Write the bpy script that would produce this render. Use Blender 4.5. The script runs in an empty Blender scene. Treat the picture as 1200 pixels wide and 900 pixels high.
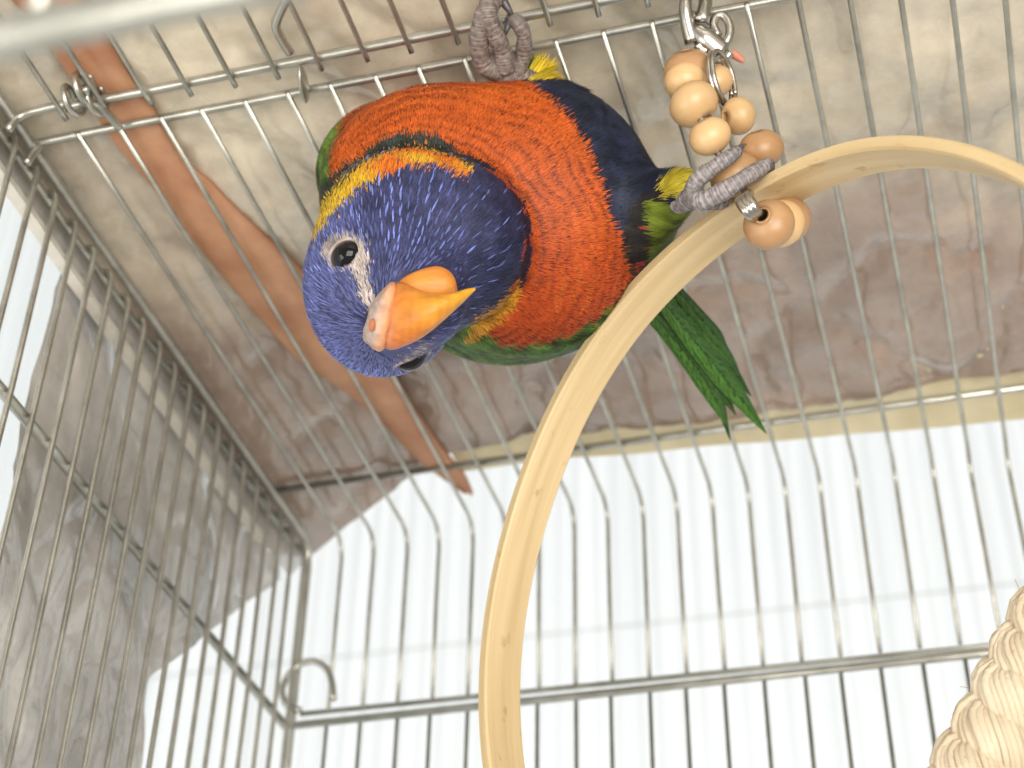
import bpy, math, random
import numpy as np
from mathutils import Vector, Matrix, noise

random.seed(7)
rng = np.random.default_rng(7)
scene = bpy.context.scene

# ------------------------------------------------------------------ camera
F = 1930.0                                   # focal length in photo pixels (1200 wide)
R = np.array([[0.96574055, -0.14244451, -0.21692108],
              [0.25896454, 0.58312443, 0.77000212],
              [0.01680941, -0.79979713, 0.60003499]])   # columns: right, down, forward
cam_data = bpy.data.cameras.new('camera')
cam = bpy.data.objects.new('camera', cam_data)
scene.collection.objects.link(cam)
cam.matrix_world = Matrix(((R[0, 0], -R[0, 1], -R[0, 2], 0), (R[1, 0], -R[1, 1], -R[1, 2], 0),
                           (R[2, 0], -R[2, 1], -R[2, 2], 0), (0, 0, 0, 1)))
cam_data.sensor_width = 36.0
cam_data.lens = 36.0 * F / 1200.0
cam_data.clip_start = 0.01
cam_data.clip_end = 50
cam_data.dof.use_dof = True
cam_data.dof.focus_distance = 0.375
cam_data.dof.aperture_fstop = 17.0
scene.camera = cam

# ------------------------------------------------------------------ light
world = bpy.data.worlds.new('World')
scene.world = world
world.use_nodes = True
bg = world.node_tree.nodes['Background']
bg.inputs['Color'].default_value = (1.0, 0.975, 0.93, 1)
bg.inputs['Strength'].default_value = 0.5


def area_light(name, loc, target, size, power, color):
    d = bpy.data.lights.new(name, 'AREA')
    d.shape = 'RECTANGLE'
    d.size, d.size_y = size
    d.energy = power
    d.color = color
    o = bpy.data.objects.new(name, d)
    scene.collection.objects.link(o)
    o.location = loc
    o.rotation_euler = (Vector(target) - Vector(loc)).to_track_quat('-Z', 'Y').to_euler()
    return o


area_light('window_light', (0.40, -0.70, -0.30), (-0.03, 0.3, 0.28), (0.9, 0.8), 20.0, (1.0, 0.96, 0.9))
area_light('window_light', (-0.70, -0.30, -0.35), (-0.03, 0.3, 0.28), (0.6, 0.6), 8.0, (1.0, 0.97, 0.93))
area_light('daylight_behind_panel', (0.0, 2.1, 0.6), (0.0, 0.9, 0.4), (3.0, 2.4), 22.0, (1.0, 1.0, 1.0))
area_light('daylight_beside_panel', (-1.7, 0.4, 0.3), (-0.6, 0.4, 0.3), (1.8, 1.8), 11.0, (1.0, 1.0, 0.99))

vs = scene.view_settings
scene.display_settings.display_device = 'sRGB'
vs.view_transform = 'Standard'
vs.look = 'None'
vs.exposure = 0.12
vs.gamma = 1.0
vs.use_curve_mapping = False


# ------------------------------------------------------------------ helpers
def W(u, v, t):
    """photo pixel + distance along the view axis -> world point"""
    return R @ np.array([(u - 600) / F * t, (v - 450) / F * t, t])


def on_plane(u, v, axis, val):
    d = R @ np.array([u - 600.0, v - 450.0, F])
    return d * (val / d[axis])


def link(o):
    scene.collection.objects.link(o)
    return o


def mesh_obj(name, verts, faces, mat=None, parent=None, smooth=True):
    me = bpy.data.meshes.new(name)
    me.from_pydata([tuple(map(float, v)) for v in verts], [], [tuple(map(int, f)) for f in faces])
    if smooth:
        me.polygons.foreach_set('use_smooth', [True] * len(me.polygons))
    if mat:
        me.materials.append(mat)
    o = link(bpy.data.objects.new(name, me))
    if parent:
        o.parent = parent
    return o


def set_colors(o, cols):
    me = o.data
    a = me.color_attributes.new('tint', 'FLOAT_COLOR', 'POINT')
    c = np.ones((len(me.vertices), 4), np.float32)
    c[:, :3] = cols
    a.data.foreach_set('color', c.ravel())


def empty(name, loc=(0, 0, 0)):
    o = link(bpy.data.objects.new(name, None))
    o.empty_display_size = 0.02
    o.location = loc
    return o


def tag(o, label=None, cat=None, group=None, kind=None):
    if label: o['label'] = label
    if cat: o['category'] = cat
    if group: o['group'] = group
    if kind: o['kind'] = kind
    return o


def smooth_path(pts, n):
    """Catmull-Rom through pts (any dimension), n samples"""
    P = np.asarray(pts, float)
    P = np.vstack([2 * P[0] - P[1], P, 2 * P[-1] - P[-2]])
    m = len(P) - 3
    out = []
    for s in np.linspace(0, m - 1e-9, n):
        i = int(s); x = s - i
        a, b, c, d = P[i:i + 4]
        out.append(0.5 * ((2 * b) + (c - a) * x + (2 * a - 5 * b + 4 * c - d) * x * x + (3 * b - a - 3 * c + d) * x ** 3))
    return np.array(out)


def tube_data(path, rad, sides=8, cap=True, off=0):
    P = np.asarray(path, float)
    n = len(P)
    rad = np.broadcast_to(np.asarray(rad, float), (n,))
    T = np.gradient(P, axis=0)
    T /= np.linalg.norm(T, axis=1)[:, None] + 1e-12
    a = np.array([0, 0, 1.0]) if abs(T[0][2]) < 0.9 else np.array([1.0, 0, 0])
    N = np.cross(T[0], a); N /= np.linalg.norm(N)
    V = []; Fc = []
    for i in range(n):
        N = N - T[i] * np.dot(N, T[i]); N /= np.linalg.norm(N) + 1e-12
        B = np.cross(T[i], N)
        for k in range(sides):
            an = 2 * math.pi * k / sides
            V.append(P[i] + rad[i] * (math.cos(an) * N + math.sin(an) * B))
    for i in range(n - 1):
        for k in range(sides):
            k2 = (k + 1) % sides
            Fc.append((off + i * sides + k, off + i * sides + k2, off + (i + 1) * sides + k2, off + (i + 1) * sides + k))
    if cap:
        Fc.append(tuple(off + k for k in reversed(range(sides))))
        Fc.append(tuple(off + (n - 1) * sides + k for k in range(sides)))
    return V, Fc


def tube(name, path, rad, mat, parent=None, sides=8):
    v, f = tube_data(path, rad, sides)
    return mesh_obj(name, v, f, mat, parent)


def tubes(name, specs, mat, parent=None, sides=8):
    V = []; Fc = []
    for path, rad in specs:
        v, f = tube_data(path, rad, sides, off=len(V))
        V += v; Fc += f
    return mesh_obj(name, V, Fc, mat, parent)


def ellipsoid_data(c, axes, radii, nu=24, nv=14, power=1.0):
    """axes: 3x3 rows; poles along axes[2]"""
    V = []; Fc = []
    for j in range(nv + 1):
        ph = math.pi * j / nv
        for i in range(nu):
            th = 2 * math.pi * i / nu
            p = np.array([math.sin(ph) * math.cos(th) * radii[0], math.sin(ph) * math.sin(th) * radii[1], math.cos(ph) * radii[2]])
            V.append(np.asarray(c) + p @ np.asarray(axes))
    for j in range(nv):
        for i in range(nu):
            i2 = (i + 1) % nu
            Fc.append((j * nu + i, j * nu + i2, (j + 1) * nu + i2, (j + 1) * nu + i))
    return V, Fc


def frame_from(z):
    z = np.asarray(z, float); z = z / np.linalg.norm(z)
    a = np.array([0, 0, 1.0]) if abs(z[2]) < 0.9 else np.array([1.0, 0, 0])
    x = np.cross(a, z); x /= np.linalg.norm(x)
    return np.array([x, np.cross(z, x), z])


# ------------------------------------------------------------------ materials
def new_mat(name, color=(0.5, 0.5, 0.5), rough=0.5, metal=0.0, **kw):
    m = bpy.data.materials.new(name)
    m.use_nodes = True
    b = m.node_tree.nodes['Principled BSDF']
    b.inputs['Base Color'].default_value = (*color, 1)
    b.inputs['Roughness'].default_value = rough
    b.inputs['Metallic'].default_value = metal
    for k, v in kw.items():
        b.inputs[k.replace('_', ' ')].default_value = v
    return m


def nodes(m):
    return m.node_tree.nodes, m.node_tree.links, m.node_tree.nodes['Principled BSDF']


def ramp_noise(m, stops, scale=5.0, detail=4, rough=0.6, stretch=None, target='Base Color', distortion=0.0):
    """noise -> colour ramp -> input of the principled shader"""
    N, L, b = nodes(m)
    tc = N.new('ShaderNodeTexCoord')
    mp = N.new('ShaderNodeMapping')
    if stretch: mp.inputs['Scale'].default_value = stretch
    nz = N.new('ShaderNodeTexNoise')
    nz.inputs['Scale'].default_value = scale
    nz.inputs['Detail'].default_value = detail
    nz.inputs['Roughness'].default_value = rough
    nz.inputs['Distortion'].default_value = distortion
    cr = N.new('ShaderNodeValToRGB')
    el = cr.color_ramp.elements
    while len(el) < len(stops): el.new(0.5)
    for e, (p, c) in zip(el, stops):
        e.position = p
        e.color = (*c, 1) if not isinstance(c, float) else (c, c, c, 1)
    L.new(tc.outputs['Object'], mp.inputs['Vector'])
    L.new(mp.outputs['Vector'], nz.inputs['Vector'])
    L.new(nz.outputs['Fac'], cr.inputs['Fac'])
    L.new(cr.outputs['Color'], b.inputs[target])
    return nz, cr, mp


def bump(m, scale, strength, dist=0.001, stretch=None, detail=3):
    N, L, b = nodes(m)
    tc = N.new('ShaderNodeTexCoord')
    mp = N.new('ShaderNodeMapping')
    if stretch: mp.inputs['Scale'].default_value = stretch
    nz = N.new('ShaderNodeTexNoise')
    nz.inputs['Scale'].default_value = scale
    nz.inputs['Detail'].default_value = detail
    bp = N.new('ShaderNodeBump')
    bp.inputs['Strength'].default_value = strength
    bp.inputs['Distance'].default_value = dist
    L.new(tc.outputs['Object'], mp.inputs['Vector'])
    L.new(mp.outputs['Vector'], nz.inputs['Vector'])
    L.new(nz.outputs['Fac'], bp.inputs['Height'])
    L.new(bp.outputs['Normal'], b.inputs['Normal'])


def tint_mat(name, rough=0.5, **kw):
    m = new_mat(name, rough=rough, **kw)
    N, L, b = nodes(m)
    at = N.new('ShaderNodeAttribute')
    at.attribute_name = 'tint'
    L.new(at.outputs['Color'], b.inputs['Base Color'])
    return m


M_wire = new_mat('zinc_wire', (0.4, 0.38, 0.31), 0.3, 0.8)
ramp_noise(M_wire, [(0.3, (0.32, 0.31, 0.265)), (0.7, (0.54, 0.525, 0.46))], 90, 4)
M_chrome = new_mat('nickel', (0.44, 0.415, 0.37), 0.28, 1.0)
M_wood = new_mat('bent_bamboo', (0.62, 0.42, 0.2), 0.5)
M_cream = new_mat('cream_board', (0.66, 0.56, 0.36), 0.7)
ramp_noise(M_cream, [(0.3, (0.58, 0.48, 0.28)), (0.7, (0.72, 0.63, 0.42))], 40, 4)
M_film = new_mat('crinkled_film', rough=0.3)
def film_colour():
    N, L, b = nodes(M_film)
    at = N.new('ShaderNodeAttribute'); at.attribute_name = 'tint'
    tc = N.new('ShaderNodeTexCoord'); nz = N.new('ShaderNodeTexNoise'); mr = N.new('ShaderNodeMapRange'); mx = N.new('ShaderNodeMix')
    mx.data_type = 'RGBA'; mx.blend_type = 'MULTIPLY'; mx.inputs['Factor'].default_value = 1.0
    nz.inputs['Scale'].default_value = 26; nz.inputs['Detail'].default_value = 8; nz.inputs['Roughness'].default_value = 0.65
    mr.inputs['From Min'].default_value = 0.32; mr.inputs['From Max'].default_value = 0.68
    mr.inputs['To Min'].default_value = 0.62; mr.inputs['To Max'].default_value = 1.22
    L.new(tc.outputs['Object'], nz.inputs['Vector']); L.new(nz.outputs['Fac'], mr.inputs['Value'])
    L.new(at.outputs['Color'], mx.inputs['A']); L.new(mr.outputs['Result'], mx.inputs['B']); L.new(mx.outputs['Result'], b.inputs['Base Color'])


film_colour()
ramp_noise(M_film, [(0.35, 0.16), (0.65, 0.36)], 30.0, 3, target='Roughness')
bump(M_film, 48, 0.55, 0.0020, detail=4)
M_film.node_tree.nodes['Principled BSDF'].inputs['Coat Weight'].default_value = 1.0
M_film.node_tree.nodes['Principled BSDF'].inputs['Coat Roughness'].default_value = 0.07
M_strap = new_mat('brown_strap', rough=0.55)
ramp_noise(M_strap, [(0.3, (0.36, 0.155, 0.075)), (0.7, (0.54, 0.29, 0.165))], 45, 5)
M_hem = new_mat('pale_hem', (0.62, 0.58, 0.50), 0.4)
M_panel = bpy.data.materials.new('translucent_corrugated')
M_panel.use_nodes = True
_n, _l = M_panel.node_tree.nodes, M_panel.node_tree.links
_n.remove(_n['Principled BSDF'])
_tr = _n.new('ShaderNodeBsdfTranslucent'); _df = _n.new('ShaderNodeBsdfDiffuse'); _mx = _n.new('ShaderNodeMixShader')
_tr.inputs['Color'].default_value = (0.95, 0.97, 0.97, 1); _df.inputs['Color'].default_value = (0.9, 0.91, 0.91, 1)
_mx.inputs[0].default_value = 0.3
_tc = _n.new('ShaderNodeTexCoord'); _mp = _n.new('ShaderNodeMapping'); _mp.inputs['Scale'].default_value = (150.0, 150.0, 0.6)
_nz = _n.new('ShaderNodeTexNoise'); _nz.inputs['Scale'].default_value = 1.0; _nz.inputs['Detail'].default_value = 3.0
_cr = _n.new('ShaderNodeValToRGB')
_cr.color_ramp.elements[0].position = 0.3; _cr.color_ramp.elements[0].color = (0.80, 0.85, 0.86, 1)
_cr.color_ramp.elements[1].position = 0.62; _cr.color_ramp.elements[1].color = (0.93, 0.97, 0.98, 1)
_l.new(_tc.outputs['Object'], _mp.inputs['Vector']); _l.new(_mp.outputs['Vector'], _nz.inputs['Vector'])
_sx = _n.new('ShaderNodeSeparateXYZ'); _ad = _n.new('ShaderNodeMath'); _ml = _n.new('ShaderNodeMath'); _sn = _n.new('ShaderNodeMath'); _mr = _n.new('ShaderNodeMapRange'); _mm = _n.new('ShaderNodeMix')
_ad.operation = 'ADD'; _ml.operation = 'MULTIPLY'; _ml.inputs[1].default_value = 2 * math.pi / 0.0135; _sn.operation = 'SINE'
_mr.inputs['From Min'].default_value = 0.2; _mr.inputs['From Max'].default_value = 1.0; _mr.inputs['To Min'].default_value = 1.0; _mr.inputs['To Max'].default_value = 0.86
_mm.data_type = 'RGBA'; _mm.blend_type = 'MULTIPLY'; _mm.inputs['Factor'].default_value = 1.0
_l.new(_tc.outputs['Object'], _sx.inputs[0]); _l.new(_sx.outputs['X'], _ad.inputs[0]); _l.new(_sx.outputs['Y'], _ad.inputs[1]); _l.new(_ad.outputs[0], _ml.inputs[0]); _l.new(_ml.outputs[0], _sn.inputs[0]); _l.new(_sn.outputs[0], _mr.inputs['Value'])
_l.new(_nz.outputs['Fac'], _cr.inputs['Fac']); _l.new(_cr.outputs['Color'], _mm.inputs['A']); _l.new(_mr.outputs['Result'], _mm.inputs['B']); _l.new(_mm.outputs['Result'], _tr.inputs['Color'])
_l.new(_tr.outputs[0], _mx.inputs[1]); _l.new(_df.outputs[0], _mx.inputs[2])
_l.new(_mx.outputs[0], _n['Material Output'].inputs['Surface'])
M_seam = new_mat('panel_seam', (0.62, 0.64, 0.62), 0.6)
M_rope = new_mat('cotton_rope', rough=0.9)
ramp_noise(M_rope, [(0.3, (0.56, 0.455, 0.315)), (0.7, (0.72, 0.625, 0.47))], 60, 4)
bump(M_rope, 900, 0.5, 0.0006)

# ------------------------------------------------------------------ the setting
H = 0.32            # cage roof above the camera
XL = -0.215         # left wall of the cage
YB = 0.49           # back wall of the cage


def corrugated(name, y_or_x, lo, hi, z0, z1, pitch, amp, axis):
    n = int((hi - lo) / pitch * 6)
    V = []; Fc = []
    for i in range(n + 1):
        s = lo + (hi - lo) * i / n
        d = amp * math.sin(2 * math.pi * i / 6.0)
        for z in (z0, z1):
            V.append((s, y_or_x + d, z) if axis == 'x' else (y_or_x + d, s, z))
    for i in range(n):
        Fc.append((2 * i, 2 * i + 2, 2 * i + 3, 2 * i + 1))
    return mesh_obj(name, V, Fc, M_panel)


wall_back = tag(corrugated('wall_back', 0.95, -0.95, 1.4, -0.5, 1.5, 0.0135, 0.0016, 'x'), kind='structure')
wall_left = tag(corrugated('wall_left', -0.62, -0.25, 0.94, -0.5, 1.5, 0.0135, 0.0016, 'y'), kind='structure')
a = on_plane(600, 748, 1, 0.944); b = on_plane(1200, 683, 1, 0.944)
d = (b - a) / np.linalg.norm(b - a)
tube('seam_wire', [a - d * 0.55, a, b, b + d * 0.3], 0.0006, M_seam, wall_back, 6)

# board lying on the cage roof, its pale edge showing behind the film
_bp = [on_plane(u, v, 2, H + 0.0085) for u, v in ((545, 552), (620, 541), (760, 530), (900, 517), (1050, 505), (1200, 492))]
BX = [p[0] for p in _bp]; BY = [p[1] for p in _bp]
_fp = [on_plane(u, v, 2, H + 0.006) for u, v in ((528, 526), (620, 511), (760, 498), (897, 483), (1050, 460), (1200, 433))]
FX = [p[0] for p in _fp]; FY = [p[1] for p in _fp]


def board():
    V = []; Fc = []
    xs = np.linspace(-0.15, 0.32, 48)
    for x in xs:
        yb = np.interp(x, BX, BY) + 0.0012 * noise.noise((x * 40, 3, 0))
        for (y, z) in ((0.03, H + 0.0085), (yb, H + 0.0085), (yb, H + 0.019), (0.03, H + 0.019)):
            V.append((x, y, z))
    n = len(xs)
    for i in range(n - 1):
        for k in range(4):
            k2 = (k + 1) % 4
            Fc.append((4 * i + k, 4 * i + 4 + k, 4 * i + 4 + k2, 4 * i + k2))
    Fc.append((0, 1, 2, 3)); Fc.append(tuple(4 * n - 4 + k for k in (3, 2, 1, 0)))
    return mesh_obj('roof_board', V, Fc, M_cream, smooth=False)


tag(board(), 'cream board lying over the cage roof, its pale rim showing beyond the grey film', 'board')


def fold(p, s):
    """crinkle height, metres"""
    v = Vector(p)
    a = noise.noise(v * 14)
    r = 1 - abs(noise.noise(v * 26 + Vector((5, 1, 2))))
    r2 = 1 - abs(noise.noise(v * 60 + Vector((1, 8, 2))))
    return s * (0.5 * a + 0.9 * r ** 6 + 0.35 * r2 ** 6)


def film():
    V = []; Fc = []
    # roof part
    nx, ny = 210, 150
    xs = np.concatenate([np.linspace(-0.222, -0.165, 30), np.linspace(-0.165, 0.32, nx - 30 + 1)[1:]])
    for i, x in enumerate(xs):
        yb = 0.505 + (0.459 - 0.505) * (x + 0.222) / 0.057 if x < -0.165 else min(0.459, np.interp(x, FX, FY) + 0.02 * max(0, (-0.150 - x) / 0.012))
        yb += 0.0012 * noise.noise((x * 60, 0, 7))
        for j in range(ny):
            y = 0.03 + (yb - 0.03) * j / (ny - 1)
            V.append((x, y, H + 0.0042 + 0.0034 * min(1, max(0, (x + 0.21) / 0.02)) * max(0, fold((x, y * 0.9, 0), 1.0)) ))
    n = len(xs)
    for i in range(n - 1):
        for j in range(ny - 1):
            a = i * ny + j
            Fc.append((a, a + 1, a + ny + 1, a + ny))
    # side part hangs from the roof part's left edge
    o1 = len(V); nz = 14
    for k in range(1, nz):
        z = (H + 0.0042) + (0.3076 - H - 0.0042) * k / (nz - 1)
        for j in range(ny):
            y = 0.03 + (0.505 - 0.03) * j / (ny - 1)
            y = 0.03 + (0.505 - (0.505 - 0.4905) * k / (nz - 1) - 0.03) * j / (ny - 1)
            V.append((-0.2222 - 0.0008 * max(0, fold((0.1, y, z), 1.0)) * (1 - k / nz), y, z))
    def idx(k, j):
        return j if k == 0 else o1 + (k - 1) * ny + j
    for k in range(nz - 1):
        for j in range(ny - 1):
            Fc.append((idx(k, j), idx(k + 1, j), idx(k + 1, j + 1), idx(k, j + 1)))
    o2 = len(V); mz, my = 110, 70
    for k in range(mz):
        z = 0.3120 + (0.02 - 0.3120) * k / (mz - 1)
        yb = 0.4086 + (0.4905 - 0.4086) * max(0, (z - 0.2275) / (0.3076 - 0.2275))
        yb = min(yb, 0.4935)
        yb += 0.001 * noise.noise((z * 70, 2, 2)) * (k > 0)
        yf = 0.3145 + 0.0015 * noise.noise((z * 30, 9, 2))
        for j in range(my):
            y = yf + (yb - yf) * j / (my - 1)
            V.append((-0.2235 - 0.0035 * max(0, fold((0.3, y * 0.8, z * 0.6), 1.0)), y, z))
    for k in range(mz - 1):
        for j in range(my - 1):
            a = o2 + k * my + j
            Fc.append((a, a + my, a + my + 1, a + 1))
    ob = mesh_obj('plastic_sheet', V, Fc, M_film)
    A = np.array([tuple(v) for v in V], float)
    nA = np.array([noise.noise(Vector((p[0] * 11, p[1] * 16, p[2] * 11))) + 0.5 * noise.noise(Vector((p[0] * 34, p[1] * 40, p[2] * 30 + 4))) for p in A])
    # the roof part is tinted browner towards the back; the side sheet is greyer
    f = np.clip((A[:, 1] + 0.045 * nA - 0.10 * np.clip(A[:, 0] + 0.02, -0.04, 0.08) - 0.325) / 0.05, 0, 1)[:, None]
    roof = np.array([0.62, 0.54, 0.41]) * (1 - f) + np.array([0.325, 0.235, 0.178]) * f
    lf = np.clip((-0.165 - A[:, 0]) / 0.03, 0, 1)[:, None] * np.clip(nA + 0.6, 0, 1)[:, None]
    roof = roof * (1 - 0.45 * lf) + np.array([0.24, 0.19, 0.155]) * 0.45 * lf
    side = np.array([0.50, 0.475, 0.44]) * (1 + 0.3 * nA[:, None])
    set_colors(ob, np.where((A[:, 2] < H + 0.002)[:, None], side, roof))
    return ob


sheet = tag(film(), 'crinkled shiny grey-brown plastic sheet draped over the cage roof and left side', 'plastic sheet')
# pale ribbed hem along the sheet
hp = [on_plane(u, v, 0, -0.2195) for u, v in ((-60, 120), (0, 196), (82, 314), (165, 431), (249, 549), (310, 632))]
hp = smooth_path(hp, 60)
V = []; Fc = []
for i, p in enumerate(hp):
    wz = 0.0010 + 0.0001 * (i % 2)
    for (dx, dz) in ((0.0006, wz), (0.0006, -wz), (-0.003, -wz), (-0.003, wz)):
        V.append((p[0] + dx, p[1], p[2] + dz))
for i in range(len(hp) - 1):
    for k in range(4):
        Fc.append((4 * i + k, 4 * i + (k + 1) % 4, 4 * i + 4 + (k + 1) % 4, 4 * i + 4 + k))
mesh_obj('hem', V, Fc, M_hem, sheet, smooth=False)

# brown strap caught between the sheet and the roof wires
sl = [(-40, -60), (40, 20), (95, 100), (140, 165), (185, 220), (228, 274), (263, 316), (302, 360), (355, 417), (407, 455), (449, 492), (487, 532), (512, 552), (545, 576)]
sr = [(50, -50), (105, 25), (146, 94), (174, 132), (213, 192), (245, 222), (284, 263), (338, 313), (400, 380), (455, 442), (487, 489), (519, 532), (540, 556), (553, 578)]
sl = smooth_path(sl, 90); sr = smooth_path(sr, 90)
sl, sr = sl - 0.13 * (sr - sl), sr + 0.13 * (sr - sl)
V = []; Fc = []
for i in range(90):
    a = on_plane(*sl[i], 2, H + 0.0030); b = on_plane(*sr[i], 2, H + 0.0030)
    lip = 0.0004 * (i % 2)
    for s, zz in ((0.0, 0.0), (0.06, -0.0012), (0.5, -0.0004), (0.94, -0.0009 - lip), (1.0, 0.0), (1.0, 0.0012), (0.0, 0.0012)):
        p = a + (b - a) * s
        V.append((p[0], p[1], p[2] + zz))
for i in range(89):
    for k in range(7):
        Fc.append((7 * i + k, 7 * i + (k + 1) % 7, 7 * i + 7 + (k + 1) % 7, 7 * i + 7 + k))
Fc.append(tuple(range(7))); Fc.append(tuple(7 * 89 + k for k in reversed(range(7))))
tag(mesh_obj('strap', V, Fc, M_strap), 'long brown pointed strap lying along the cage roof under the plastic sheet', 'strap')

# ------------------------------------------------------------------ cage
cage = tag(empty('bird_cage', (0, 0.25, -0.1)), 'wire bird cage with close grey metal bars and a roof hatch', 'cage')


def cpart(name, path, rad, sides=8, mat=None, parent=None):
    o = tube(name, path, rad, mat or M_wire, None, sides)
    o.parent = parent or cage
    o.matrix_parent_inverse = (parent or cage).matrix_world.inverted() if parent else Matrix.Translation((0, -0.25, 0.1))
    return o


def xw(k, y):        # roof wires fan very slightly
    xf = -0.0065 + 0.01213 * k; xc = -0.0013 + 0.01252 * k
    return xf + (xc - xf) * (y - 0.275) / (0.4545 - 0.275)


RW = 0.00074
ZM = 0.2505          # meeting of the upper and lower back panels
Y2, Y1 = 0.2745, 0.2637
for k in range(-16, 19):
    jit = random.uniform(-0.0004, 0.0004)
    seam = k < -1
    y0 = Y2 - 0.0012 if k < 0 else 0.05
    pts = [(xw(k, y0) + jit, y0, H), (xw(k, 0.36) + jit * 0.3, 0.36, H - 0.0003), (xw(k, 0.4545) + jit, 0.4545, H)]
    xb = xw(k, YB)
    for an in (0, 30, 60, 90):          # rounded shoulder at the back
        r = 0.008
        pts.append((xb + jit, YB - r + r * math.sin(math.radians(an)), H - r + r * math.cos(math.radians(an))))
    pts += [(xb + jit, YB, 0.285), (xb, YB, ZM + 0.001)]
    cpart('roof_wire', pts, RW)
    cpart('back_wire', [(xb + jit * 2, YB + 0.0004, ZM - 0.0035), (xb + jit, YB, 0.1), (xb, YB, -0.098)], RW)
    if k < 0:       # the hatch panel nearer the camera
        xh = xw(k, Y1) + 0.0006 + jit
        pts = [(xh, Y1 + 0.0028, H - 0.0019), (xh, Y1 - 0.0005, H - 0.0019), (xh - 0.0004, 0.2, H - 0.001), (xh - 0.001, 0.05, H - 0.001)]
        cpart('hatch_wire', pts, RW)
# roof rods
cpart('hatch_rod', smooth_path([(-0.1985, Y1, H - 0.001), (-0.19, Y1, H), (-0.1, Y1, H), (0.0, Y1, H)], 12), 0.0013)
cpart('roof_rod', smooth_path([(-0.2145, Y2 - 0.001, H - 0.008), (-0.2125, Y2, H - 0.0015), (-0.205, Y2, H + 0.0006), (-0.1, Y2, H + 0.0006), (0.24, Y2, H + 0.0006)], 24), 0.0012)
cpart('roof_rod', smooth_path([(-0.2145, Y1 - 0.001, H - 0.006), (-0.213, Y1, H - 0.0005), (-0.206, Y1, H + 0.001), (-0.19, Y1, H + 0.001)], 12), 0.0012)
cpart('roof_rod', [(XL, 0.4545, H + 0.002), (0.24, 0.4545, H + 0.002)], 0.0012)
cpart('roof_edge_rod', [(XL, 0.05, H), (XL, 0.482, H), (XL, 0.4885, H - 0.003), (XL, YB, H - 0.01), (XL, YB, -0.098)], 0.0014)
cpart('wall_top_rod', [(XL - 0.0032, 0.05, H - 0.0045), (XL - 0.0032, 0.487, H - 0.0045)], 0.0013)
cpart('wall_rod', [(XL - 0.0022, 0.05, 0.2508), (XL - 0.0022, YB, 0.2470)], 0.0016)
cpart('back_rod', [(-0.213, YB + 0.002, 0.2522), (0.24, YB + 0.002, 0.2492)], 0.0010)
cpart('back_rod', [(-0.213, YB - 0.0018, 0.2462), (0.24, YB - 0.0018, 0.2462)], 0.0014)
cpart('base_rod', [(XL, YB + 0.002, -0.098), (0.24, YB + 0.002, -0.098)], 0.0018)
cpart('base_rod', [(XL - 0.003, 0.05, -0.098), (XL - 0.003, YB, -0.098)], 0.0018)
# left wall wires hooked over the top rod
y = 0.0445
for k in range(40):
    yk = 0.428 - 0.0114 * (33 - k)
    if yk > 0.486: continue
    j = random.uniform(-0.0005, 0.0005)
    x0 = XL
    pts = [(x0 - 0.0042, yk + j, H - 0.0026), (x0 - 0.0030, yk + j, H - 0.0022), (x0 - 0.0016, yk + j, H - 0.0028), (x0 - 0.0003, yk + j, H - 0.0056),
           (x0, yk + j, H - 0.011), (x0 + 0.0003, yk, 0.25), (x0, yk + j * 2, 0.1), (x0, yk, -0.098)]
    pts = smooth_path(pts[:5], 12).tolist() + pts[5:]
    cpart('side_wire', pts, 0.00085)
# corner loop that pins the back panel
lp = [on_plane(u, v, 1, YB - 0.003) for u, v in ((352, 832), (340, 829), (333, 822), (331, 805), (346, 782), (367, 775), (383, 784), (389, 800), (391, 820))]
cpart('corner_loop', smooth_path(lp, 36), 0.00125)
# hatch latch: bent wire and flat tab
lp = [on_plane(u, v, 2, H - 0.002) for u, v in ((352, -30), (338, -6), (325, 22), (324, 34), (331, 48), (340, 62))]
cpart('latch_wire', smooth_path(lp, 24), 0.00125)
c0 = on_plane(351, 80, 2, H - 0.003); c1 = on_plane(360, 118, 2, H - 0.003)
v, f = ellipsoid_data((c0 + c1) / 2, frame_from(c1 - c0), (0.0012, 0.0034, 0.0058), 16, 10)
o = mesh_obj('latch_tab', v, f, M_wire, cage); o.matrix_parent_inverse = Matrix.Translation((0, -0.25, 0.1))
# hinge: little coils twisted round the rods in the corner
for (u, v) in ((84, 118), (97, 104), (110, 118)):
    c = on_plane(u, v, 2, H - 0.001)
    th = np.linspace(0, 2.6 * math.pi, 26)
    p = np.array([c + np.array([0.0012 * (q / 3 - 1.2), 0.0042 * math.cos(q), 0.0036 * math.sin(q)]) for q in th])
    cpart('hinge_coil', p, 0.0009, 6)
lp = [on_plane(u, v, 2, H - 0.0025) for u, v in ((100, 102), (103, 118), (118, 127), (130, 138), (140, 150))]
cpart('hinge_hook', smooth_path(lp, 16), 0.0012)
# front wall: frame rod of the open door close to the camera
c = W(120, 20, 0.155)
cpart('door_rod', [(c[0] - 0.16, c[1], c[2]), (c[0] + 0.35, c[1], c[2])], 0.0022, 14)
for k in range(-3, 3):
    x = c[0] - 0.0065 + 0.0122 * k
    cpart('front_wire', [(x, c[1] - 0.001, c[2] - 0.0005), (x, c[1] - 0.0012, c[2] + 0.05), (x, c[1] + 0.002, H - 0.002)], 0.0011)

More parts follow.
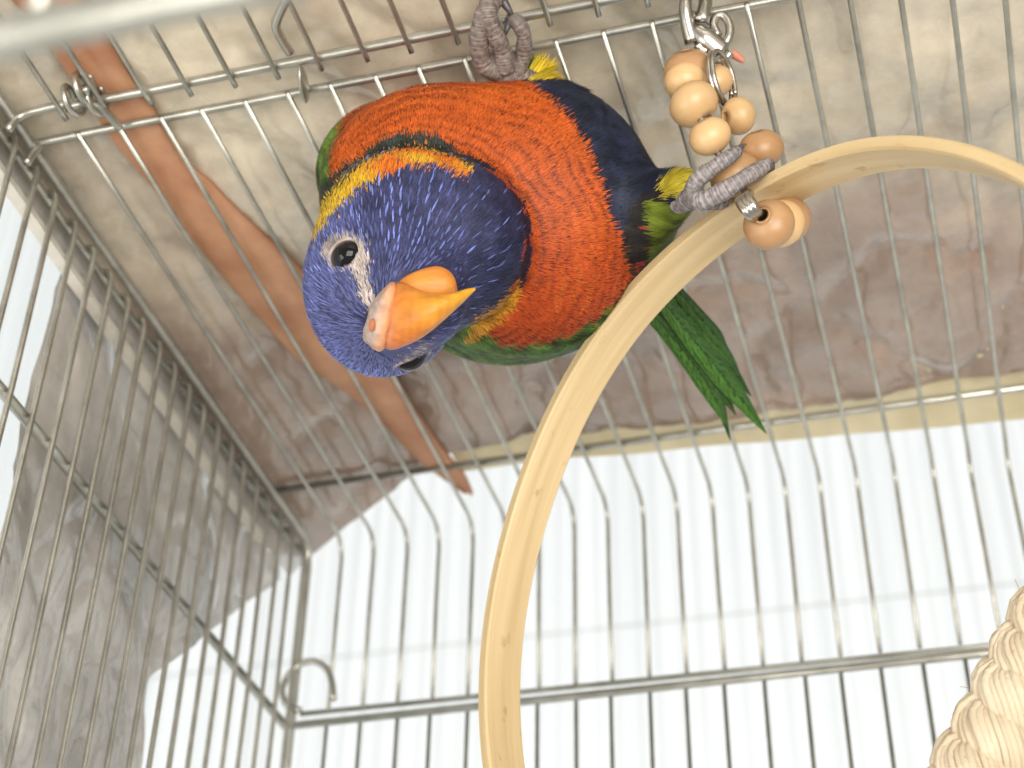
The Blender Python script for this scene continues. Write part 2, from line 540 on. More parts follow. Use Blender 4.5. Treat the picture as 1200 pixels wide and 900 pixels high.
# ------------------------------------------------------------------ bamboo hoop
def build_hoop():
    yaw, pit, u, v, rad, wid, t = 0.6498064, 0.0613125, 881.44, 656.12, 0.0932512, 0.0108696, 0.3336473
    C = W(u, v, t)
    ax = np.array([math.sin(yaw) * math.cos(pit), math.cos(yaw) * math.cos(pit), math.sin(pit)])
    e1 = np.cross(ax, [0, 0, 1]); e1 /= np.linalg.norm(e1); e2 = np.cross(e1, ax)
    n = 220
    prof = [(0.0, -0.0003), (0.0004, 0.0), (wid - 0.0004, 0.0), (wid, -0.0004), (wid, -0.0027), (wid - 0.0004, -0.0031), (0.0005, -0.0031), (0.0, -0.0026)]
    m = len(prof)
    V = []; Fc = []; UV = []
    for i in range(n):
        th = 2 * math.pi * i / n
        wob = 0.0006 * math.sin(3 * th + 1) + 0.0003 * math.sin(7 * th)
        for (o, dr) in prof:
            V.append(C + ax * (o + 0.0003 * math.sin(5 * th)) + (rad + dr + wob) * (math.cos(th) * e1 + math.sin(th) * e2) - C)
            UV.append((th * rad, o, dr))
    for i in range(n):
        for k in range(m):
            Fc.append((i * m + k, i * m + (k + 1) % m, ((i + 1) % n) * m + (k + 1) % m, ((i + 1) % n) * m + k))
    ob = mesh_obj('wooden_hoop', V, Fc, M_wood, smooth=False)
    ob.location = C
    at = ob.data.attributes.new('grain', 'FLOAT_VECTOR', 'POINT')
    at.data.foreach_set('vector', np.array(UV, np.float32).ravel())
    ob['label'] = 'large pale bamboo hoop of flat bent strip hanging beside the parrot'
    ob['category'] = 'hoop'
    N, L, b = nodes(M_wood)
    g = N.new('ShaderNodeAttribute'); g.attribute_name = 'grain'
    mp = N.new('ShaderNodeMapping'); mp.inputs['Scale'].default_value = (14, 420, 420)
    nz = N.new('ShaderNodeTexNoise'); nz.inputs['Scale'].default_value = 1.0; nz.inputs['Detail'].default_value = 5
    cr = N.new('ShaderNodeValToRGB')
    cr.color_ramp.elements[0].position = 0.25; cr.color_ramp.elements[0].color = (0.48, 0.34, 0.165, 1)
    cr.color_ramp.elements[1].position = 0.75; cr.color_ramp.elements[1].color = (0.64, 0.49, 0.275, 1)
    mp2 = N.new('ShaderNodeMapping'); mp2.inputs['Scale'].default_value = (130, 260, 260)
    n2 = N.new('ShaderNodeTexNoise'); n2.inputs['Scale'].default_value = 1.0; n2.inputs['Detail'].default_value = 4
    c2 = N.new('ShaderNodeValToRGB')
    c2.color_ramp.elements[0].position = 0.645; c2.color_ramp.elements[0].color = (0, 0, 0, 1)
    c2.color_ramp.elements[1].position = 0.80; c2.color_ramp.elements[1].color = (1, 1, 1, 1)
    mx = N.new('ShaderNodeMix'); mx.data_type = 'RGBA'
    mx.inputs['B'].default_value = (0.34, 0.19, 0.06, 1)
    L.new(g.outputs['Vector'], mp.inputs['Vector']); L.new(mp.outputs['Vector'], nz.inputs['Vector']); L.new(nz.outputs['Fac'], cr.inputs['Fac'])
    L.new(g.outputs['Vector'], mp2.inputs['Vector']); L.new(mp2.outputs['Vector'], n2.inputs['Vector']); L.new(n2.outputs['Fac'], c2.inputs['Fac'])
    L.new(cr.outputs['Color'], mx.inputs['A']); L.new(c2.outputs['Color'], mx.inputs['Factor']); L.new(mx.outputs['Result'], b.inputs['Base Color'])
    bp = N.new('ShaderNodeBump'); bp.inputs['Strength'].default_value = 0.25; bp.inputs['Distance'].default_value = 0.0006
    L.new(nz.outputs['Fac'], bp.inputs['Height']); L.new(bp.outputs['Normal'], b.inputs['Normal'])
    return ob


hoop = build_hoop()

# ------------------------------------------------------------------ hanging bead toy
toy_top = W(822, 8, 0.4075)
toy = tag(empty('bead_toy', toy_top), 'hanging toy of round tan wooden beads on a metal clasp and ring', 'bird toy')
INV = Matrix.Translation(-Vector(toy_top))


def bead_mat(name, c0, c1, rough):
    m = new_mat(name, rough=rough)
    ramp_noise(m, [(0.3, c0), (0.7, c1)], 45, 4, stretch=(1, 1, 4))
    return m


M_bead = [bead_mat('tan_bead', (0.33, 0.175, 0.075), (0.44, 0.255, 0.12), 0.36),
          bead_mat('pale_bead', (0.55, 0.34, 0.155), (0.66, 0.44, 0.22), 0.38),
          bead_mat('honey_bead', (0.46, 0.285, 0.125), (0.56, 0.365, 0.18), 0.36)]
M_hole = new_mat('bead_hole', (0.05, 0.025, 0.012), 0.8)


def bead(u, v, t, rp, mat, axis=(0.3, 0.3, 1), squash=0.86, bore=0.24):
    """squashed ball with a bored hole; axis given in camera axes (right, down, forward)"""
    c = W(u, v, t); r = rp / F * t
    A = frame_from(R @ np.asarray(axis, float))
    V = []; Fc = []; nu = 28
    hole = bore * r
    prof = []
    for s in np.linspace(-1, 1, 19):
        ph = math.asin(max(-1, min(1, s * 0.97)))
        prof.append((r * math.cos(ph), squash * r * math.sin(ph)))
    zt = prof[-1][1]
    prof = [(hole, -zt * 0.2), (hole, -zt * 0.97)] + prof + [(hole, zt * 0.97), (hole, zt * 0.2)]
    for (rr, z) in prof:
        for i in range(nu):
            th = 2 * math.pi * i / nu
            V.append(c + np.array([rr * math.cos(th), rr * math.sin(th), z]) @ A)
    n = len(prof)
    for j in range(n - 1):
        for i in range(nu):
            Fc.append((j * nu + i, j * nu + (i + 1) % nu, (j + 1) * nu + (i + 1) % nu, (j + 1) * nu + i))
    o = mesh_obj('bead', V, Fc, mat, toy); o.matrix_parent_inverse = INV
    return o


bead(808, 84, 0.398, 31, M_bead[0], (0.2, 1, 0.3))
bead(803, 95, 0.3945, 25, M_bead[1], (0.2, 1, -0.3))
bead(838, 96, 0.399, 22, M_bead[1], (0.6, 1, 0.2))
bead(813, 122, 0.3885, 30, M_bead[2], (0.55, 0.75, -0.35))
bead(832, 160, 0.3825, 25.5, M_bead[1], (0.45, 0.8, 0.1))
bead(865, 136, 0.3885, 22.5, M_bead[2], (-0.85, 0.1, -0.45))
bead(892, 175, 0.3845, 27, M_bead[0], (0.3, 1, 0.2))
bead(862, 205, 0.3805, 31, M_bead[0], (0.35, 0.9, 0.2))
bead(901, 263, 0.3635, 31, M_bead[0], (-0.48, -0.38, -0.8), 0.8, 0.34)
bead(915, 262, 0.3705, 29, M_bead[1], (-0.5, -0.35, -0.8), 0.8)
bead(922, 258, 0.3765, 29, M_bead[0], (-0.5, -0.35, -0.8), 0.8)


def tpart(name, path, rad, mat=M_chrome, sides=8):
    o = tube(name, path, rad, mat, toy, sides); o.matrix_parent_inverse = INV
    return o


# wire the beads are threaded on, and the coil at its end
tpart('threading_wire', smooth_path([W(845, 62, 0.397), W(812, 96, 0.3915), W(822, 140, 0.3855), W(845, 185, 0.381), W(872, 222, 0.3765), W(885, 240, 0.3655), W(902, 263, 0.3645)], 40), 0.0009)
for i, (du, dv) in enumerate(((-6, 4), (0, 0), (6, -4))):
    tpart('coil', smooth_path([W(874 + du * 0.8, 230 + dv * 0.8, 0.372), W(871 + du * 0.8, 233 + dv * 0.8, 0.361), W(877 + du * 0.8, 243 + dv * 0.8, 0.3575), W(885 + du * 0.7, 252 + dv * 0.6, 0.3590), W(890 + du * 0.5, 255 + dv * 0.5, 0.3640)], 20), 0.0010)
# split ring
rc = W(846, 92, 0.3935); RA = frame_from(R @ np.array([0.88, -0.25, -0.5]))
for dz in (-0.0005, 0.0005):
    th = np.linspace(0, 2 * math.pi, 49)
    tpart('split_ring', [rc + np.array([0.0062 * math.cos(q), 0.0072 * math.sin(q), dz]) @ RA for q in th], 0.0006)
# lobster clasp: swivel eye, body, hook
def flat_path(pts, t, n=24):
    return smooth_path([W(u, v, t + dt) for (u, v, dt) in pts], n)


tpart('clasp_hook', flat_path([(812, 50, 0), (806, 30, 0), (803, 8, 0), (806, -8, 0.002), (816, -14, 0.004), (826, -8, 0.004), (826, 8, 0.002), (822, 26, 0.0)], 0.4005), np.concatenate([np.linspace(0.0021, 0.0013, 12), np.linspace(0.0013, 0.0020, 12)]))
v, f = tube_data(flat_path([(812, 34, 0), (826, 46, 0), (840, 58, 0), (850, 66, 0)], 0.4005, 16), np.interp(np.linspace(0, 1, 16), [0, 0.3, 0.8, 1], [0.0016, 0.0030, 0.0030, 0.0014]), 12)
o = mesh_obj('clasp_body', v, f, M_chrome, toy); o.matrix_parent_inverse = INV
tpart('clasp_eye', flat_path([(846, 56, 0), (854, 44, 0), (855, 30, 0.001), (848, 19, 0.002), (839, 20, 0.002), (836, 30, 0.001), (842, 42, 0)], 0.4005), 0.0011)
tpart('clasp_lever', flat_path([(818, 52, -0.001), (822, 58, -0.001), (828, 60, -0.001)], 0.4005, 10), 0.0013)
tpart('swivel', flat_path([(832, 60, 0), (838, 70, 0), (850, 68, 0), (856, 62, 0)], 0.3985, 14), 0.0010)
M_red = new_mat('red_plastic', (0.55, 0.20, 0.13), 0.6)
tpart('red_tag', flat_path([(858, 62, 0), (866, 68, 0), (872, 72, 0)], 0.4015, 8), np.linspace(0.0012, 0.0006, 8), M_red)

# ------------------------------------------------------------------ braided rope
def build_rope():
    base = W(1195, 850, 0.36)
    o = tag(empty('braided_rope', base), 'thick braided cream cotton rope hanging beside the corrugated panel', 'rope')
    inv = Matrix.Translation(-Vector(base))
    px = 0.36 / F
    A = W(1300, 658, 0.37); B = W(1122, 1010, 0.345)
    L = np.linalg.norm(B - A); ax = (B - A) / L
    fw = R @ np.array([0, 0, 1.0]); sx = np.cross(ax, fw); sx /= np.linalg.norm(sx); sz = np.cross(sx, ax)
    for s in range(3):
        n = 150
        q = np.linspace(0, 1, n)
        ph = 2 * math.pi * (q * L / (150 * px) + s / 3.0)
        cen = A[None] + ax[None] * (q * L)[:, None] + sx[None] * (44 * px * np.sin(ph))[:, None] + sz[None] * (22 * px * np.sin(2 * ph))[:, None]
        T = np.gradient(cen, axis=0); T /= np.linalg.norm(T, axis=1)[:, None]
        N = np.cross(T, fw); N /= np.linalg.norm(N, axis=1)[:, None]
        Bn = np.cross(T, N)
        specs = []
        ny = 30
        for k in range(ny):
            a = 2 * math.pi * k / ny + 2 * math.pi * q * L / (420 * px)
            rr = 33 * px * (1 + 0.06 * math.sin(k * 2.3) + 0.03 * np.sin(q * 60 + k))
            specs.append((cen + N * (rr * np.cos(a))[:, None] + Bn * (rr * 0.85 * np.sin(a))[:, None], 4.9 * px * (1 + 0.18 * math.sin(k * 5.1))))
        specs.append((cen, 29 * px))
        st = tubes('strand', specs, M_rope, o, 7); st.matrix_parent_inverse = inv
        # loose fibres
        fz = []
        for i in range(26):
            j = int(rng.integers(2, n - 2)); a = rng.uniform(0, 2 * math.pi)
            nd = N[j] * math.cos(a) + Bn[j] * math.sin(a)
            p0 = cen[j] + nd * 36 * px
            d = nd + T[j] * rng.uniform(-1.5, 1.5) + rng.normal(size=3) * 0.4
            fz.append((np.array([p0, p0 + d * 7 * px, p0 + d * 13 * px + rng.normal(size=3) * 3 * px]), 0.45 * px))
        fb = tubes('loose_fibres', fz, M_rope, st, 4); fb['kind'] = 'stuff'
    return o


build_rope()

# ------------------------------------------------------------------ the parrot
# modelled in camera-aligned axes (right, down, forward), then turned into the world
def C3(u, v, t):
    return np.array([(u - 600) / F * t, (v - 450) / F * t, t])


def ell(P, c, r, rot=0.0):
    q = P - c
    if rot:
        cs, sn = math.cos(rot), math.sin(rot)
        q = np.stack([q[..., 0] * cs + q[..., 1] * sn, -q[..., 0] * sn + q[..., 1] * cs, q[..., 2]], -1)
    k0 = np.linalg.norm(q / r, axis=-1)
    k1 = np.linalg.norm(q / (np.asarray(r) ** 2), axis=-1) + 1e-9
    return k0 * (k0 - 1) / k1


def cone(P, a, b, ra, rb):
    ab = b - a
    h = np.clip(((P - a) @ ab) / (ab @ ab), 0, 1)
    return np.linalg.norm(P - a - h[..., None] * ab, axis=-1) - (ra + (rb - ra) * h)


def smin(a, b, k):
    h = np.clip(0.5 + 0.5 * (b - a) / k, 0, 1)
    return b + (a - b) * h - k * h * (1 - h)


def pe(u, v, t, ru, rv, rd):
    return C3(u, v, t), np.array([ru / F * t, rv / F * t, rd])


HC, HR = pe(449, 332, 0.380, 92, 108, 0.0215)
H2, H2R = pe(515, 284, 0.389, 106, 101, 0.021)
H3, H3R = pe(463, 276, 0.386, 85, 97, 0.0205)


def d_head(P):
    d = smin(smin(ell(P, HC, HR), ell(P, H3, H3R), 0.005), ell(P, H2, H2R), 0.006)
    # muzzle under the beak base
    d = smin(d, ell(P, C3(478, 352, 0.366), np.array([0.0125, 0.0115, 0.0100])), 0.005)
    return d


def d_torso(P):
    d = ell(P, *pe(520, 236, 0.412, 142, 134, 0.026))
    d = smin(d, ell(P, *pe(640, 252, 0.416, 130, 150, 0.029)), 0.012)
    d = smin(d, ell(P, *pe(600, 312, 0.415, 112, 98, 0.024)), 0.010)
    d = smin(d, ell(P, *pe(468, 205, 0.430, 94, 84, 0.026)), 0.004)       # folded wing, left
    d = smin(d, ell(P, *pe(596, 330, 0.432, 126, 96, 0.028)), 0.004)      # back and wing, below
    d = smin(d, ell(P, *pe(700, 310, 0.432, 85, 70, 0.020)), 0.012)       # rump
    d = smin(d, cone(P, C3(725, 262, 0.414), C3(796, 222, 0.386), 0.0125, 0.0042), 0.008)   # thigh to beads
    d = smin(d, cone(P, C3(640, 150, 0.416), C3(626, 94, 0.4175), 0.010, 0.0028), 0.006)    # thigh to roof
    return d


def d_all(P):
    return smin(d_head(P), d_torso(P), 0.0028)


def grad(fn, P, e=2e-4):
    g = np.stack([fn(P + np.eye(3)[i] * e) - fn(P - np.eye(3)[i] * e) for i in range(3)], -1)
    return g / (np.linalg.norm(g, axis=-1)[..., None] + 1e-12)


def surface_nets(fn, lo, hi, h):
    ax = [np.arange(lo[i], hi[i] + h, h) for i in range(3)]
    G = np.stack(np.meshgrid(*ax, indexing='ij'), -1)
    D = fn(G.reshape(-1, 3)).reshape(G.shape[:3])
    S = D < 0
    nx, ny, nz = D.shape
    corner = [(i, j, k) for i in (0, 1) for j in (0, 1) for k in (0, 1)]
    cnt = sum(S[i:nx - 1 + i, j:ny - 1 + j, k:nz - 1 + k].astype(int) for i, j, k in corner)
    cells = np.argwhere((cnt > 0) & (cnt < 8))
    ids = -np.ones((nx - 1, ny - 1, nz - 1), int)
    ids[tuple(cells.T)] = np.arange(len(cells))
    V = G[tuple(cells.T)] + h / 2
    for _ in range(4):                       # snap to the surface
        V = V - (fn(V)[:, None]) * grad(fn, V)
    Fc = []
    for axis in range(3):
        sl0 = [slice(None)] * 3; sl1 = [slice(None)] * 3
        sl0[axis] = slice(0, -1); sl1[axis] = slice(1, None)
        cr = np.argwhere(S[tuple(sl0)] != S[tuple(sl1)])
        o1, o2 = [(1, 2), (2, 0), (0, 1)][axis]
        for c in cr:
            if c[o1] < 1 or c[o2] < 1: continue
            q = []
            for (p, r) in ((-1, -1), (0, -1), (0, 0), (-1, 0)):
                e = c.copy(); e[o1] += p; e[o2] += r
                q.append(ids[tuple(e)])
            if not S[tuple(c)]: q = q[::-1]
            Fc.append(q)
    return V, Fc


PB = C3(600, 270, 0.41)                      # the bird's own origin
parrot = tag(empty('parrot'), 'rainbow-feathered parrot hanging upside down, blue head turned and orange beak facing out', 'parrot')
parrot.matrix_world = Matrix(((R[0, 0], R[0, 1], R[0, 2], 0), (R[1, 0], R[1, 1], R[1, 2], 0), (R[2, 0], R[2, 1], R[2, 2], 0), (0, 0, 0, 1))) @ Matrix.Translation(PB)


def bird_obj(name, verts, faces, mat, parent=None, smooth=True):
    o = mesh_obj(name, np.asarray(verts) - PB, faces, mat, None, smooth)
    o.parent = parent or parrot
    return o


M_body = tint_mat('bird_body', 0.8)
M_plume = tint_mat('plumage', 0.55)
M_plume.node_tree.nodes['Principled BSDF'].inputs['Specular IOR Level'].default_value = 0.25
M_beak = tint_mat('beak_horn', 0.42)
M_beak.node_tree.nodes['Principled BSDF'].inputs['Specular IOR Level'].default_value = 0.35
M_beak.node_tree.nodes['Principled BSDF'].inputs['Subsurface Weight'].default_value = 0.06
M_beak.node_tree.nodes['Principled BSDF'].inputs['Subsurface Radius'].default_value = (0.002, 0.001, 0.0005)
def mottled(m, scale, lo, hi, bscale, bs, stretch=None):
    N, L, b = nodes(m)
    src = b.inputs['Base Color'].links[0].from_socket
    tc = N.new('ShaderNodeTexCoord'); nz = N.new('ShaderNodeTexNoise'); mr = N.new('ShaderNodeMapRange'); mx = N.new('ShaderNodeMix')
    mp = N.new('ShaderNodeMapping')
    if stretch: mp.inputs['Scale'].default_value = stretch
    mx.data_type = 'RGBA'; mx.blend_type = 'MULTIPLY'; mx.inputs['Factor'].default_value = 1.0
    nz.inputs['Scale'].default_value = scale; nz.inputs['Detail'].default_value = 6
    mr.inputs['From Min'].default_value = 0.3; mr.inputs['From Max'].default_value = 0.7
    mr.inputs['To Min'].default_value = lo; mr.inputs['To Max'].default_value = hi
    L.new(tc.outputs['Object'], mp.inputs['Vector']); L.new(mp.outputs['Vector'], nz.inputs['Vector']); L.new(nz.outputs['Fac'], mr.inputs['Value'])
    L.new(src, mx.inputs['A']); L.new(mr.outputs['Result'], mx.inputs['B']); L.new(mx.outputs['Result'], b.inputs['Base Color'])
    bump(m, bscale, bs, 0.0004, stretch, 5)


mottled(M_beak, 330, 0.70, 1.08, 700, 0.6, (0.35, 1.0, 1.0))
M_cere = tint_mat('cere_skin', 0.5)
mottled(M_cere, 420, 0.72, 1.12, 800, 0.6)
M_nostril = new_mat('nostril', (0.38, 0.13, 0.05), 0.6)
M_eye = new_mat('eye_gloss', (0.006, 0.005, 0.006), 0.03, Specular_IOR_Level=0.3)
M_iris = new_mat('iris', (0.10, 0.06, 0.05), 0.15)
M_lid = new_mat('eyelid_skin', (0.14, 0.075, 0.06), 0.5)
M_ring = new_mat('eye_ring_skin', (0.46, 0.38, 0.35), 0.65)
ramp_noise(M_ring, [(0.3, (0.26, 0.20, 0.19)), (0.7, (0.46, 0.39, 0.36))], 700, 5)
bump(M_ring, 1300, 0.8, 0.0005)
M_foot = tint_mat('scaly_foot', 0.55)
bump(M_foot, 1800, 0.35, 0.0003)
M_claw = new_mat('claw', (0.07, 0.06, 0.06), 0.35)

HEADC = C3(500, 300, 0.388)
BEAKB = C3(452, 372, 0.362)


def px(P):
    return 600 + F * P[:, 0] / P[:, 2], 450 + F * P[:, 1] / P[:, 2]


def inside(u, v, poly):
    c = np.zeros(u.shape, bool)
    n = len(poly)
    for i in range(n):
        x0, y0 = poly[i]; x1, y1 = poly[(i + 1) % n]
        cond = ((y0 > v) != (y1 > v)) & (u < (x1 - x0) * (v - y0) / (y1 - y0 + 1e-9) + x0)
        c ^= cond
    return c


def wav(P, s, seed=0.0):
    q = P * s
    return (np.sin(q[:, 0] + 1.7 * np.sin(q[:, 1] * 0.8 + seed) + seed) + np.sin(q[:, 1] * 1.3 + 1.3 * np.sin(q[:, 2] * 0.9 + 2 * seed)) + np.sin(q[:, 2] * 1.1 + q[:, 0] * 0.6 + seed * 3)) / 3


def vnoise(P, s, seed=0.0):
    off = Vector((seed, seed * 1.7, seed * 0.3))
    nf = noise.noise
    return np.array([nf(Vector(p) * s + off) for p in P])


ORANGE = [(372, 262), (388, 215), (392, 178), (404, 140), (428, 116), (455, 104), (520, 96), (604, 94), (640, 116), (668, 142), (690, 180), (704, 225), (718, 268), (738, 305), (732, 330), (716, 352), (690, 376),
          (650, 394), (610, 403), (584, 399), (572, 392), (560, 330), (500, 250), (420, 260)]
BELLY = [(600, 92), (650, 94), (705, 110), (750, 155), (785, 205), (790, 240), (780, 300), (745, 335), (735, 300), (715, 262), (700, 215), (686, 175), (664, 140), (636, 114)]
TUFT = [(766, 224), (782, 208), (815, 185), (830, 215), (812, 234), (790, 230), (772, 232)]
NAPE = [(350, 300), (366, 264), (388, 226), (414, 201), (440, 185), (468, 174), (492, 171), (520, 180), (552, 196), (545, 214), (520, 200), (500, 196), (480, 198), (460, 208), (440, 216), (412, 231), (392, 252), (374, 278)]
NAPE_EDGE = [(366, 264), (378, 228), (400, 200), (420, 188), (446, 170), (468, 158), (490, 159), (512, 163), (535, 178), (560, 196), (552, 200), (520, 182), (492, 173), (468, 176), (440, 187), (414, 203), (388, 228)]
SKIN = [(414, 282), (428, 288), (432, 310), (433, 332), (442, 352), (434, 368), (423, 350), (416, 325), (405, 314)]
CHIN = [(538, 394), (560, 372), (585, 354), (606, 332), (610, 342), (598, 362), (575, 380), (550, 392)]


def mix_dark(o, saw, amp):
    dk = (np.clip((saw - 0.70) / 0.16, 0, 1) * amp)[:, None]
    return o * (1 - 0.8 * dk) + np.array([0.075, 0.013, 0.009]) * 0.8 * dk


def region_colors(P, head, jitter, bake=True):
    """plumage colour for points on the bird"""
    n = len(P)
    u, v = px(P)
    jk = np.where(head, 3.6, 2.4)
    ju = u + jitter[:, 0] * jk; jv = v + jitter[:, 1] * jk
    col = np.zeros((n, 3))
    w1 = 1.6 * vnoise(P, 70, 1.0)[:, None]; w2 = 1.6 * vnoise(P, 300, 4.0)[:, None]
    # torso: green by default
    g = np.array([0.042, 0.100, 0.012]) * np.clip(1 + 0.9 * w2, 0.2, 3) + np.clip(w1 + 0.2, 0, 1) * np.array([0.07, 0.085, 0.004])
    col[:] = g
    org = inside(ju, jv, ORANGE) & ~head
    rho = np.linalg.norm(P - HEADC, axis=1)
    lin = rho + 0.0040 * vnoise(P, 55, 2.0) + 0.0012 * vnoise(P, 190, 5.0)
    saw = (lin / 0.0031) % 1.0
    # lower half of the breast is deeper red, upper more orange
    low = np.clip((v - 190) / 170, 0, 1)[:, None]
    o = np.array([0.53, 0.095, 0.013]) * (1 - low) + np.array([0.40, 0.054, 0.010]) * low
    o = o * (1 + 0.12 * w1 + 0.12 * w2)
    yel = np.clip(1 - np.abs(saw - 0.45) / 0.35, 0, 1)[:, None] * np.clip(0.35 + 0.8 * w1, 0, 1)
    o = o * (1 - 0.5 * yel) + np.array([0.58, 0.17, 0.018]) * 0.5 * yel
    amp = np.clip(0.6 + 1.5 * vnoise(P, 60, 7.0), 0, 0.95) * org
    if bake:
        o = mix_dark(o, saw, amp)
    col = np.where(org[:, None], o, col)
    bel = inside(ju, jv, BELLY) & ~head
    nb = np.array([0.012, 0.016, 0.034]) * (1 + 0.5 * w2) + np.clip(w1 - 0.3, 0, 1) * np.array([0.01, 0.012, 0.05])
    col = np.where(bel[:, None], nb, col)
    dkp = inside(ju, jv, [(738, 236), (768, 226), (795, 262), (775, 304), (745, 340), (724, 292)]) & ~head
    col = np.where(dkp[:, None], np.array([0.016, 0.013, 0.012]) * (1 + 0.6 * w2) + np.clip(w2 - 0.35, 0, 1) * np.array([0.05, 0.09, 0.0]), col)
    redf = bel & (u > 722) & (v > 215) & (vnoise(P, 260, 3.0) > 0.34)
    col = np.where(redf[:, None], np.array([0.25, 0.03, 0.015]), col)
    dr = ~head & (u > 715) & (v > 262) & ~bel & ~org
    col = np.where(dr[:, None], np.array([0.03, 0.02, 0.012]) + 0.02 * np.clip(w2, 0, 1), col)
    yg = ~head & (u > 752) & (v > 236)
    col = np.where(yg[:, None], np.array([0.10, 0.13, 0.012]) * (1 + 0.8 * w2), col)
    tf = inside(ju, jv, TUFT) & ~head
    col = np.where(tf[:, None], np.array([0.46, 0.37, 0.03]) * (1 + 0.5 * w2), col)
    tf2 = ~head & (v < 98) & (u > 618) & (u < 648)
    col = np.where(tf2[:, None], np.array([0.58, 0.42, 0.03]), col)
    # head
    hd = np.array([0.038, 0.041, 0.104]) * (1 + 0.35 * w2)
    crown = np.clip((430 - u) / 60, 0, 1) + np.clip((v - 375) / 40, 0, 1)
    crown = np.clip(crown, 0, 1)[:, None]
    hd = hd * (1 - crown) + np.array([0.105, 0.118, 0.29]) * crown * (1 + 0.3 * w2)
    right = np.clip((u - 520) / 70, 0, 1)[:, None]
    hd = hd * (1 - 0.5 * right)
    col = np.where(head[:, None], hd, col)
    rim = head & (np.linalg.norm(P[:, :2] - H2[:2], axis=1) > 0.0192) & (u > 530) & (v < 350)
    rc = np.where((vnoise(P, 260, 6.0) > 0.25)[:, None], np.array([0.32, 0.05, 0.015]), np.array([0.022, 0.016, 0.030]))
    col = np.where(rim[:, None], rc, col)
    np_ = inside(ju, jv, NAPE)
    mixo = np.clip((u - 392) / 60, 0, 1) * np.clip(0.7 + 0.6 * wav(P, 500, 2.0), 0, 1)
    nc = np.array([0.60, 0.39, 0.022]) * (1 - mixo[:, None]) + np.array([0.58, 0.135, 0.014]) * mixo[:, None]
    col = np.where(np_[:, None], nc, col)
    ne = inside(ju, jv, NAPE_EDGE)
    col = np.where(ne[:, None], np.array([0.035, 0.042, 0.035]) * (1 + 0.4 * w2), col)
    ch = inside(ju, jv, CHIN)
    col = np.where(ch[:, None], np.array([0.55, 0.25, 0.02]) * (1 + 0.3 * w2), col)
    sk = head & inside(ju, jv, SKIN)
    ey = head & (((u - 404) / 25) ** 2 + ((v - 298) / 20) ** 2 < 1)
    sk = sk | ey
    col = np.where(sk[:, None], np.array([0.40, 0.335, 0.30]) * (1 + 0.35 * w2), col)
    sk2 = head & inside(ju, jv, [(462, 424), (474, 416), (494, 398), (502, 404), (486, 420), (470, 430)])
    col = np.where(sk2[:, None], np.array([0.40, 0.33, 0.30]), col)
    return np.clip(col, 0.002, 0.95), lin, saw, org, amp


def make_body():
    lo = C3(345, 70, 0.40) * 1.02; lo[2] = 0.350
    hi = C3(815, 445, 0.45); hi[2] = 0.470
    lo = np.minimum(lo, C3(340, 70, 0.46)); hi = np.maximum(hi, C3(820, 450, 0.46))
    V, Fc = surface_nets(d_all, lo, hi, 0.00115)
    o = bird_obj('body', V, Fc, M_body)
    head = d_head(V) < d_torso(V)
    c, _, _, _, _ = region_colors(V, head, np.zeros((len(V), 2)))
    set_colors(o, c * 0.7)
    return o, V, np.array(Fc)


body, BV, BF = make_body()


def sample_surface(n):
    T = np.vstack([BF[:, [0, 1, 2]], BF[:, [0, 2, 3]]])
    A = BV[T[:, 0]]; B = BV[T[:, 1]]; Cc = BV[T[:, 2]]
    ar = np.linalg.norm(np.cross(B - A, Cc - A), axis=1)
    i = rng.choice(len(T), n, p=ar / ar.sum())
    r1 = np.sqrt(rng.random(n))[:, None]; r2 = rng.random(n)[:, None]
    P = A[i] * (1 - r1) + B[i] * r1 * (1 - r2) + Cc[i] * r1 * r2
    return P


BEAK_POLY = [(431, 394), (427, 376), (437, 352), (470, 322), (490, 316), (515, 311), (530, 320), (536, 340), (515, 382), (490, 400), (473, 409), (458, 420), (442, 410)]


def blades(P, N, D, L, Wd, lift, curl, col, name, tipdark=0.0):
    """P root, N normal, D tangent flow; arrays of L, Wd"""
    n = len(P)
    S = np.cross(D, N)
    L = L[:, None]; Wd = Wd[:, None]; lift = lift[:, None]
    mid = P + D * L * 0.5 + N * (L * 0.5 * lift)
    tip = P + D * L + N * (L * (lift * 0.75 - curl))
    V = np.empty((n, 5, 3))
    V[:, 0] = P - S * Wd * 0.35; V[:, 1] = P + S * Wd * 0.35
    V[:, 2] = mid + S * Wd * 0.5; V[:, 3] = mid - S * Wd * 0.5
    V[:, 4] = tip
    me = bpy.data.meshes.new(name)
    V = V.reshape(-1, 3) - PB
    me.vertices.add(n * 5)
    me.vertices.foreach_set('co', V.astype(np.float32).ravel())
    base = (np.arange(n) * 5)[:, None]
    loops = np.hstack([base + np.array([0, 1, 2, 3]), base + np.array([3, 2, 4])]).ravel()
    me.loops.add(n * 7)
    me.loops.foreach_set('vertex_index', loops.astype(np.int32))
    me.polygons.add(n * 2)
    st = (np.arange(n) * 7)[:, None] + np.array([0, 4])
    me.polygons.foreach_set('loop_start', st.ravel().astype(np.int32))
    me.update(calc_edges=True)
    me.validate()
    me.polygons.foreach_set('use_smooth', [True] * (n * 2))
    me.materials.append(M_plume)
    o = link(bpy.data.objects.new(name, me))
    o.parent = parrot
    o['kind'] = 'stuff'
    if col.ndim == 3:
        c = col
    else:
        c = np.repeat(col[:, None, :], 5, 1).copy()
        c[:, :2] *= 0.75
    c[:, 4] *= (1 - tipdark)
    set_colors(o, c.reshape(-1, 3))
    return o


def flow(P, N, centre):
    D = P - centre
    D = D - N * np.sum(D * N, 1)[:, None]
    return D / (np.linalg.norm(D, axis=1)[:, None] + 1e-9)


